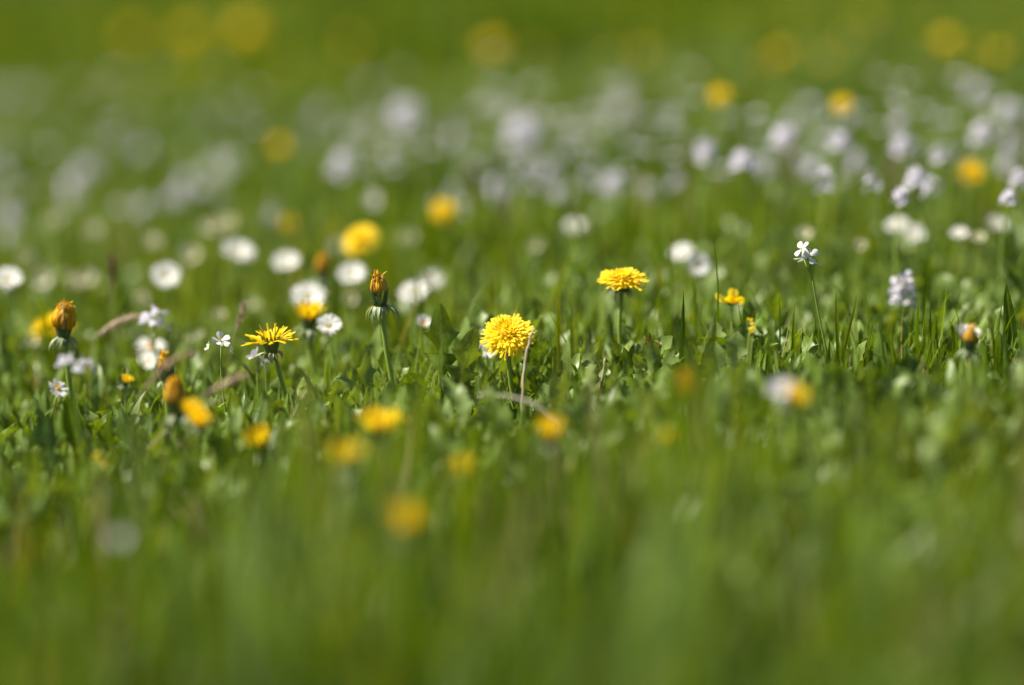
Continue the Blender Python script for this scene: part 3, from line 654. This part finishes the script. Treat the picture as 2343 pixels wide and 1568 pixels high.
# --- cuckoo flowers
cuckoo(D_(1846, 570, 2.70), 'sharp pale cuckoo flower on a thin stem right of centre', .68, (.018, 0), near=5, seed=2, tall=.013, wide=.0085, mat=cuckoo_blossom(165, 'white'))
cuckoo(D_(2068, 635, 2.90), 'dense lilac cuckoo flower slightly blurred at right', .68, (.008, 0), near=11, seed=4, tall=.030, wide=.010)
cuckoo(D_(172, 825, 2.50), 'lilac cuckoo flower crossing the stem of the fat orange bud', .62, (.004, 0), near=5, seed=5, tall=.006, wide=.0145)
cuckoo(D_(352, 715, 2.86), 'small lilac blooms above the daisy with glowing centre', .85, (.004, 0), near=4, seed=6, tall=.012, wide=.008)
cuckoo(D_(590, 816, 2.76), 'two tiny lilac blooms below the thin petalled dandelion', .75, (.002, 0), near=2, seed=7, tall=.005, wide=.005)
far_c = [(1922, 308, .185, 1.05, 3, 'brightest white lilac cluster below a yellow blur'),
         (1612, 328, .165, 1.0, 1, 'white lilac cluster left of the pale tan head'),
         (1886, 390, .160, .95, 2, 'upright lilac cluster under the brightest one'),
         (2100, 388, .165, 1.0, 1, 'crisp white lilac cluster near two yellow flowers at right'),
         (2128, 408, .155, .8, 2, 'lower lilac cluster touching the crisp one at right'),
         (1998, 395, .150, .95, 2, 'slanting lilac cluster left of the yellow brown head'),
         (1700, 350, .150, 1.1, 3, 'soft wide lilac blur between the white cluster and the tan head'),
         (1795, 292, .160, 1.15, 3, 'lilac blur just above the pale tan head'),
         (2058, 268, .165, 1.0, 0, 'upper pale disc right of the brightest cluster'),
         (2062, 312, .150, 1.0, 1, 'lower pale lilac disc right of the brightest cluster'),
         (2312, 238, .150, 1.3, 3, 'wide lilac blur cut by the right edge'),
         (2252, 282, .140, 1.1, 1, 'lilac blur left below the wide one at the right edge'),
         (2235, 190, .130, 1.2, 3, 'faint grey lilac blur high at right'),
         (2150, 340, .13, .9, 0, 'soft lilac blur above the small yellow flower at right'),
         (2335, 395, .13, .9, 0, 'lilac blur at the right edge beside the small yellow flower'),
         (2308, 440, .10, .8, 0, 'grey lilac blur below the right edge blur'),
         (2060, 435, .11, .8, 0, 'pinkish blur under the yellow brown head'),
         (1195, 280, .170, 1.9, 3, 'largest lilac blur in the middle of the haze'),
         (1230, 262, .140, 1.0, 0, 'lilac blur overlapping the largest one in the middle'),
         (1302, 328, .130, 1.0, 0, 'pale green grey disc right below the largest lilac blur'),
         (1420, 228, .110, 1.4, 1, 'very faint wide pale blur right of the largest lilac blur'),
         (1400, 400, .130, 1.1, 3, 'wide lilac blur over the flat dandelion'),
         (1345, 395, .125, .9, 0, 'lilac blur at the left side of the wide one over the flat dandelion'),
         (1285, 424, .120, .9, 2, 'small brighter lilac blur left below the wide one'),
         (1545, 402, .110, 1.0, 0, 'dull lilac blur left of the upright clusters'),
         (1480, 420, .105, .9, 0, 'dull lilac blur between the wide one and its right neighbour'),
         (1145, 412, .115, 1.1, 3, 'grey lilac disc right above the lone round yellow dandelion'),
         (1035, 428, .115, .9, 2, 'lilac blooms beside a brown spike above the lone round dandelion'),
         (1042, 300, .125, 1.1, 1, 'faint grey disc left of the largest lilac blur'),
         (928, 238, .190, 1.9, 3, 'clear pale round disc highest of the middle'),
         (885, 336, .125, 1.0, 1, 'greyish disc under the highest pale one'),
         (786, 360, .155, 1.5, 3, 'bright pinkish lilac disc left of the greyish one'),
         (845, 190, .10, 1.2, 0, 'very faint disc left above the highest pale one'),
         (740, 240, .10, 1.1, 0, 'dim grey disc left of the highest pale one'),
         (430, 405, .110, 1.0, 1, 'pinkish cream disc inside the left haze'),
         (200, 372, .125, 1.2, 3, 'lilac smear in the middle of the left haze'),
         (165, 400, .12, 1.1, 1, 'lilac smear left below the middle of the left haze'),
         (28, 478, .115, 1.0, 1, 'upper lilac blur at the left edge'),
         (22, 530, .10, .9, 0, 'lower lilac blur at the left edge'),
         (620, 482, .10, 1.0, 2, 'lilac blur above the round white daisy row'),
         (770, 556, .08, .8, 0, 'pinkish faint blur left of the tilted yellow dandelion'),
         (330, 330, .12, 1.1, 3, 'dim grey blur at the top of the left haze')]
for x, y, z, s_, k, lab in far_c:
    pt = D_(x, y, 3.42 - .0032 * (y - 290)) if (y > 280 and x > 1550) else Z_(x, y, z * .72)
    cuckoo(pt, lab, s_ * (.56 if y > 280 and x > 1550 else .50), None, mesh=CLUS[k])
# the many far ones that run together into the pale haze
rng = random.Random(21)
drifts = [(rng.uniform(-50, 2400), rng.gauss(330, 62), rng.uniform(40, 150)) for k in range(22)]
n = 0
while n < 150:
    dx, dy, sp = rng.choice(drifts)
    x = rng.gauss(dx, sp); y = rng.gauss(dy, sp * .22)
    if y < 190 or y > 470 or x < -60 or x > 2400: continue
    left = x < 1000
    cuckoo(Z_(x, y, rng.uniform(.03, .09)), 'far cuckoo flower lost in the pale haze across the left half' if left else 'far cuckoo flower lost in the pale haze across the right half',
           rng.uniform(.22, .5), None, group='far cuckoo flowers on the left' if left else 'far cuckoo flowers on the right')
    n += 1
rng = random.Random(5)
for k in range(30):
    x = rng.uniform(-40, 2380); y = rng.uniform(20, 150)
    dandelion(Z_(x, y, rng.uniform(.07, .11)), 'far small dandelion melted into the green along the top', 'open', 40, 0, rng.uniform(.2, .36), None, group='far dandelions along the top')
# --- other small flowers
def chickweed(p, label, lean):
    root, top = plant('chickweed', label, 'chickweed', p, lean)
    stem(root, top, .0007, var=.25, sides=6)
    for k, (q, z) in enumerate((((0, 0, 0), (.1, -.75, .7)), ((.007, 0, -.007), (.9, -.2, .4)), ((-.008, 0, -.004), (-.8, -.1, .4)))):
        e = Vector(z).to_track_quat('Z', 'Y').to_euler()
        o = obj('blossom', CHICK, root, top + Vector(q), e); s_ = (.88, .5, .5)[k]; o.scale = (s_,) * 3
        obj('stamens', STAM, o)
chickweed(D_(504, 780, 2.70), 'tiny sharp white chickweed flower left of the thin petalled dandelion', (.004, 0))
def buttercup(p, label, s_, mesh, lean, tilt=15, roll=0, name='trefoil', cat='trefoil'):
    root, top = plant(name, label, cat, p, lean)
    stem(root, top, .0009, var=.3, sides=6)
    e = (Matrix.Rotation(R(roll), 3, 'Y') @ Matrix.Rotation(R(tilt), 3, 'X')).to_euler()
    o = obj('petals', mesh, root, top, e); o.scale = (s_,) * 3
    c = obj('calyx', DCUP, root, top, e); c.scale = (s_ * .8,) * 3
buttercup(D_(1672, 690, 2.80), 'ragged bright yellow trefoil above the leaves right of centre', 1.0, BUNCH[0], (.004, 0), 25, 8)
buttercup(D_(1716, 738, 2.62), 'upper small orange trefoil bud under the ragged yellow one', .62, BUNCH[2], (.0, 0), 40, 20)
buttercup(D_(1722, 756, 2.61), 'lower small orange trefoil bud under the ragged yellow one', .55, BUNCH[2], (.0, 0), 40, -20)
buttercup(D_(222, 1048, 2.46), 'upper tiny yellow speck between dark leaves at lower left', .6, BUNCH[2], (.0, 0), 60, 0)
buttercup(D_(234, 1064, 2.45), 'lower tiny yellow speck between dark leaves at lower left', .5, BUNCH[2], (.0, 0), 60, 0)

# ------------------------------------------------------------------ lobed leaves, single blades, straws, seed spikes
def rib(name, p, d, side, L, w, prof, bend, mat, parent=None, **k):
    b = Buf(); b.ribbons([tuple(p)], [d], [side], L, w, prof, bend, 5, **k)
    return obj(name, b.mesh(name, mat), parent)
base = D_(1010, 900, 2.70); base.z = float(terr(base.x, base.y))
lv = thing('dandelion_rosette', 'upright toothed dandelion leaves left of the big open dandelion', 'leaf rosette', base)
for d, side, L, w, bend, fold, tw, var in (((.02, .06, 1), (.95, -.32, 0), .102, .0150, .22, .15, -.2, .45), ((.24, -.02, 1), (.95, .30, 0), .090, .0140, .30, .15, .2, .85),
                                          ((-.25, -.2, 1), (.9, -.5, 0), .066, .0120, .6, .4, -.4, .35), ((.55, -.3, .9), (.4, .9, 0), .066, .0110, .7, .3, .4, .5), ((-.6, .1, .8), (.3, .95, 0), .062, .0110, .7, .4, 0, .45), ((.3, .5, .8), (1, 0, 0), .06, .011, .6, .4, 0, .6)):
    rib('leaf', (0, 0, 0), d, side, L, w, LOBED, bend, M['leaf'], lv, fold=fold, bpow=1.3, twist=tw, var=var, wave=.25, wavef=3.1)

px_seen = []
def blade_thing(name, label, cat, px, py, d, top_px, top_py, w, mat, prof, bend, var, parts=5, side=(1, .25, 0), **k):
    a = D_(px, py, d); a.z = float(terr(a.x, a.y)) - .002
    t = D_(top_px, top_py, d); v = t - a; L = v.length
    b = Buf()
    ang = bend * .45
    bend = bend + (.25 if len(px_seen) % 2 else -.2); px_seen.append(px); tilt_ = np.array(tuple(v)) / L + np.array([-.10, .0, 0]) * np.sign(bend)
    b.ribbons([(0, 0, 0)], [tilt_], [side], L, w * .78, prof, bend, 5, var=var, **k)
    o = obj(name, b.mesh(name, mat), None, a)
    return tag(o, label, cat)
GB = [.7, .9, 1, 1, .95, .85, .68, .42, .03]
for a in (('upright_blade', 'dark upright grass blade beside the flat open dandelion', 'grass blade', 1556, 860, 2.70, 1536, 668, .0030, M['grass'], GB, .12, .05),
          ('upright_blade', 'very near pale grass blade, a wide soft streak at lower right', 'grass blade', 2010, 2000, 1.42, 1570, 1230, .0075, M['grass'], GB, .1, .93),
          ('upright_blade', 'very near pale grass blade, a soft wide streak at lower left of centre', 'grass blade', 500, 2000, 1.42, 560, 1330, .0065, M['grass'], GB, .1, .93),
          ('upright_blade', 'pale upright grass blade under the sharp cuckoo flower', 'grass blade', 1822, 860, 2.68, 1832, 688, .0022, M['grass'], GB, .1, .5),
          ('upright_blade', 'leaning grass blade whose tip crosses another at right', 'grass blade', 1890, 850, 2.67, 1938, 668, .0024, M['grass'], GB, .1, .7),
          ('upright_blade', 'straight grass blade crossed by a leaning one at right', 'grass blade', 1935, 850, 2.67, 1928, 655, .0022, M['grass'], GB, .1, .45),
          ('upright_blade', 'short bright grass blade left of the dark upright one', 'grass blade', 1464, 850, 2.69, 1460, 758, .0016, M['grass'], GB, .05, .75),
          ('upright_blade', 'thin dark blade crossing the sharp low daisy', 'grass blade', 228, 985, 2.61, 166, 868, .0018, M['grass'], GB, .12, .02),
          ('upright_blade', 'thin brownish blade left of the one crossing the daisy', 'grass blade', 178, 985, 2.60, 118, 915, .0020, M['grass'], GB, .2, .965),
          ('upright_blade', 'bluish blade standing below the long stemmed brown bud', 'grass blade', 772, 985, 2.52, 806, 900, .0035, M['grass'], GB, .15, .93),
          ('broad_leaf', 'tall broad leaf standing below the dense lilac cuckoo flower', 'leaf', 2030, 905, 2.66, 2000, 745, .0085, M['leaf'], LANCE, -.15, .5),
          ('broad_leaf', 'wide dark leaf standing beside the stem of the fat orange bud', 'leaf', 205, 1030, 2.58, 172, 890, .0105, M['leaf'], LANCE, .25, .05),
          ('broad_leaf', 'dark upright leaf at the lower left edge of the leaf patch', 'leaf', 75, 1030, 2.56, 70, 945, .0075, M['leaf'], LANCE, .15, .02),
          ('broad_leaf', 'narrow dark leaf leaning at the right edge', 'leaf', 2345, 790, 2.72, 2312, 640, .0060, M['leaf'], LANCE, .1, .05),
          ('broad_leaf', 'bright pointed leaf standing behind the broad leaves right of centre', 'leaf', 1600, 830, 2.68, 1614, 708, .0055, M['leaf'], LANCE, .1, .95),
          ('broad_leaf', 'pale green leaf pair member standing left of the flat dandelion stem', 'leaf', 1345, 820, 2.72, 1320, 700, .0045, M['leaf'], LANCE, .25, .75)):
    blade_thing(*a, fold=.35, bpow=1.2)

def straw(name, label, pts, d, rad, mat, var, cat, foot=True, taper=True):
    P = [D_(x, y, d) for x, y in pts]
    if foot:
        g = P[-1].copy(); g.z = float(terr(g.x, g.y)) - .003; g.y += .004
        if g.z < P[-1].z - .004: P.append(g)
    P = P[::-1]; o0 = P[0].copy(); A = np.array([tuple(p - o0) for p in P])
    # smooth through the points
    t = np.arange(len(A)); tq = np.linspace(0, len(A) - 1, 8 * (len(A) - 1) + 1)
    Q = np.stack([np.interp(tq, t, A[:, k]) for k in range(3)], -1)
    for _ in range(6): Q[1:-1] = .25 * Q[:-2] + .5 * Q[1:-1] + .25 * Q[2:]
    jr = np.random.default_rng(len(Q) + int(d * 100)); Q[1:-1] += jr.normal(0, .0005, (len(Q) - 2, 3)); Q[1:-1] = .25 * Q[:-2] + .5 * Q[1:-1] + .25 * Q[2:]
    b = Buf(); b.tube(Q, rad * .85 * np.linspace(1, .55, len(Q)) * jr.uniform(.75, 1.2, len(Q)), 7, var)
    r = thing(name, label, cat, o0)
    obj('stalk', b.mesh('stalk', mat), r)
    return r, Q
straw('dry_stalk', 'thin grey stalk bent over the right edge of the big open dandelion', [(1222, 752), (1208, 790), (1197, 860), (1195, 975)], 2.645, .0016, M['straw'], .45, 'stalk')
straw('dry_stalk', 'pale bent straw lying across the grass below the big open dandelion', [(1095, 905), (1150, 905), (1215, 920), (1265, 955), (1330, 1010)], 2.48, .0019, M['straw'], 1.0, 'straw')
straw('dry_stalk', 'grey straw leaning right of the thin petalled dandelion', [(700, 893), (665, 960), (640, 1020)], 2.60, .0013, M['straw'], .3, 'straw')
straw('dry_stalk', 'pinkish dry stalk standing under the flat dandelion', [(1384, 820), (1374, 880), (1366, 930)], 2.66, .0012, M['straw'], .2, 'stalk')
straw('dry_stalk', 'tan stalk crossing another under the two small yellow flowers', [(415, 1010), (398, 1060), (385, 1120)], 2.46, .0017, M['straw'], .2, 'stalk')
straw('dry_stalk', 'greenish yellow stalk crossing the tan one', [(378, 1030), (382, 1080), (386, 1120)], 2.46, .0016, M['stem'], .8, 'stalk')
straw('dry_stalk', 'long grey blade slanting up beside the two small yellow flowers', [(520, 905), (420, 960), (330, 1030)], 2.52, .0008, M['straw'], .1, 'straw')

def seed_spike(label, pts, d, n, L, rad, var, seed=1, foot_px=None):
    rng = np.random.default_rng(seed)
    full = pts + ([foot_px] if foot_px else [])
    r, Q = straw('grass_seed_head', label, full, d, .0009, M['stem'], .9, 'seed head')
    A = np.array([tuple(D_(x, y, d)) for x, y in pts[::-1]]) - np.array(tuple(r.location))
    t = np.linspace(0, 1, n); k = np.linspace(0, 1, len(A))
    C = np.stack([np.interp(t, k, A[:, i]) for i in range(3)], -1)
    ax = unit(A[-1] - A[0]); a = np.arange(n) * 2.4
    u = unit(np.cross(ax, [0.1, 1, 0.2])); v = np.cross(ax, u)
    rad_ = np.cos(a)[:, None] * u + np.sin(a)[:, None] * v
    b = Buf(); sc_ = np.sin(np.pi * (0.12 + 0.80 * t))
    b.ribbons(C, ax * .85 + rad_ * .42, np.cross(ax, rad_), 1.35 * L * (.6 + .6 * sc_), rad * (.5 + .7 * sc_), [.4, 1, 1, .5, .03], rng.normal(0, .2, n), 3, .5, var=np.clip(rng.normal(var, .2, n), 0, 1), rng=rng)
    obj('spikelets', b.mesh('spikelets', M['seed']), r)
seed_spike('brown seed spike standing upright among the left daisies', [(255, 590), (256, 620), (258, 655)], 3.05, 46, .006, .0012, .15, 1, (262, 800))
seed_spike('pinkish seed spike arching left of the lilac blooms', [(316, 727), (280, 735), (245, 750), (218, 770)], 2.90, 44, .006, .0010, .95, 2, (200, 860))
seed_spike('pale brown seed spike slanting left below the thin petalled dandelion', [(556, 862), (530, 872), (500, 886), (470, 904)], 2.45, 40, .005, .0008, .9, 3, (430, 950))
seed_spike('brown seed spike slanting behind the green and brown bud', [(436, 812), (400, 825), (360, 850), (330, 890)], 2.46, 34, .005, .0009, .6, 4, (310, 950))
seed_spike('dark brown seed spike above the lone round yellow dandelion', [(1074, 392), (1072, 410), (1070, 428)], 3.5, 30, .006, .0014, .1, 5, (1066, 520))
seed_spike('greenish brown seed spike among the grass right of the lone round dandelion', [(1158, 462), (1160, 490), (1166, 520)], 3.4, 34, .006, .0012, .2, 6, (1170, 620))
seed_spike('thin tan seed spike left of the dandelion at top of the chickweed', [(556, 700), (552, 722), (540, 760)], 2.85, 34, .005, .0009, .7, 7, (520, 850))
seed_spike('pale tan feathery seed head standing between two lilac clusters', [(1806, 320), (1806, 365), (1808, 430)], 3.75, 70, .011, .0026, .95, 8, (1812, 560))
seed_spike('yellow brown seed head between two lilac clusters at right', [(2045, 370), (2046, 405), (2048, 445)], 3.55, 60, .009, .0022, .6, 9, (2052, 560))
# a scrap of dry leaf on the leaf cover
b = Buf(); r2 = np.random.default_rng(5)
P, D, S = radial(6, .001, .3, r2, 0, ejit=.5)
b.ribbons(P, D, S, .008, .0012, [.5, 1, .9, .6, .1], r2.normal(.8, .6, 6), 3, .5, rng=r2)
o = obj('dry_leaf_scrap', b.mesh('dry_leaf_scrap', M['litter']), None, D_(1488, 783, 2.68)); tag(o, 'reddish brown dry scrap lying on the leaves left of the dark blade', 'dry leaf')
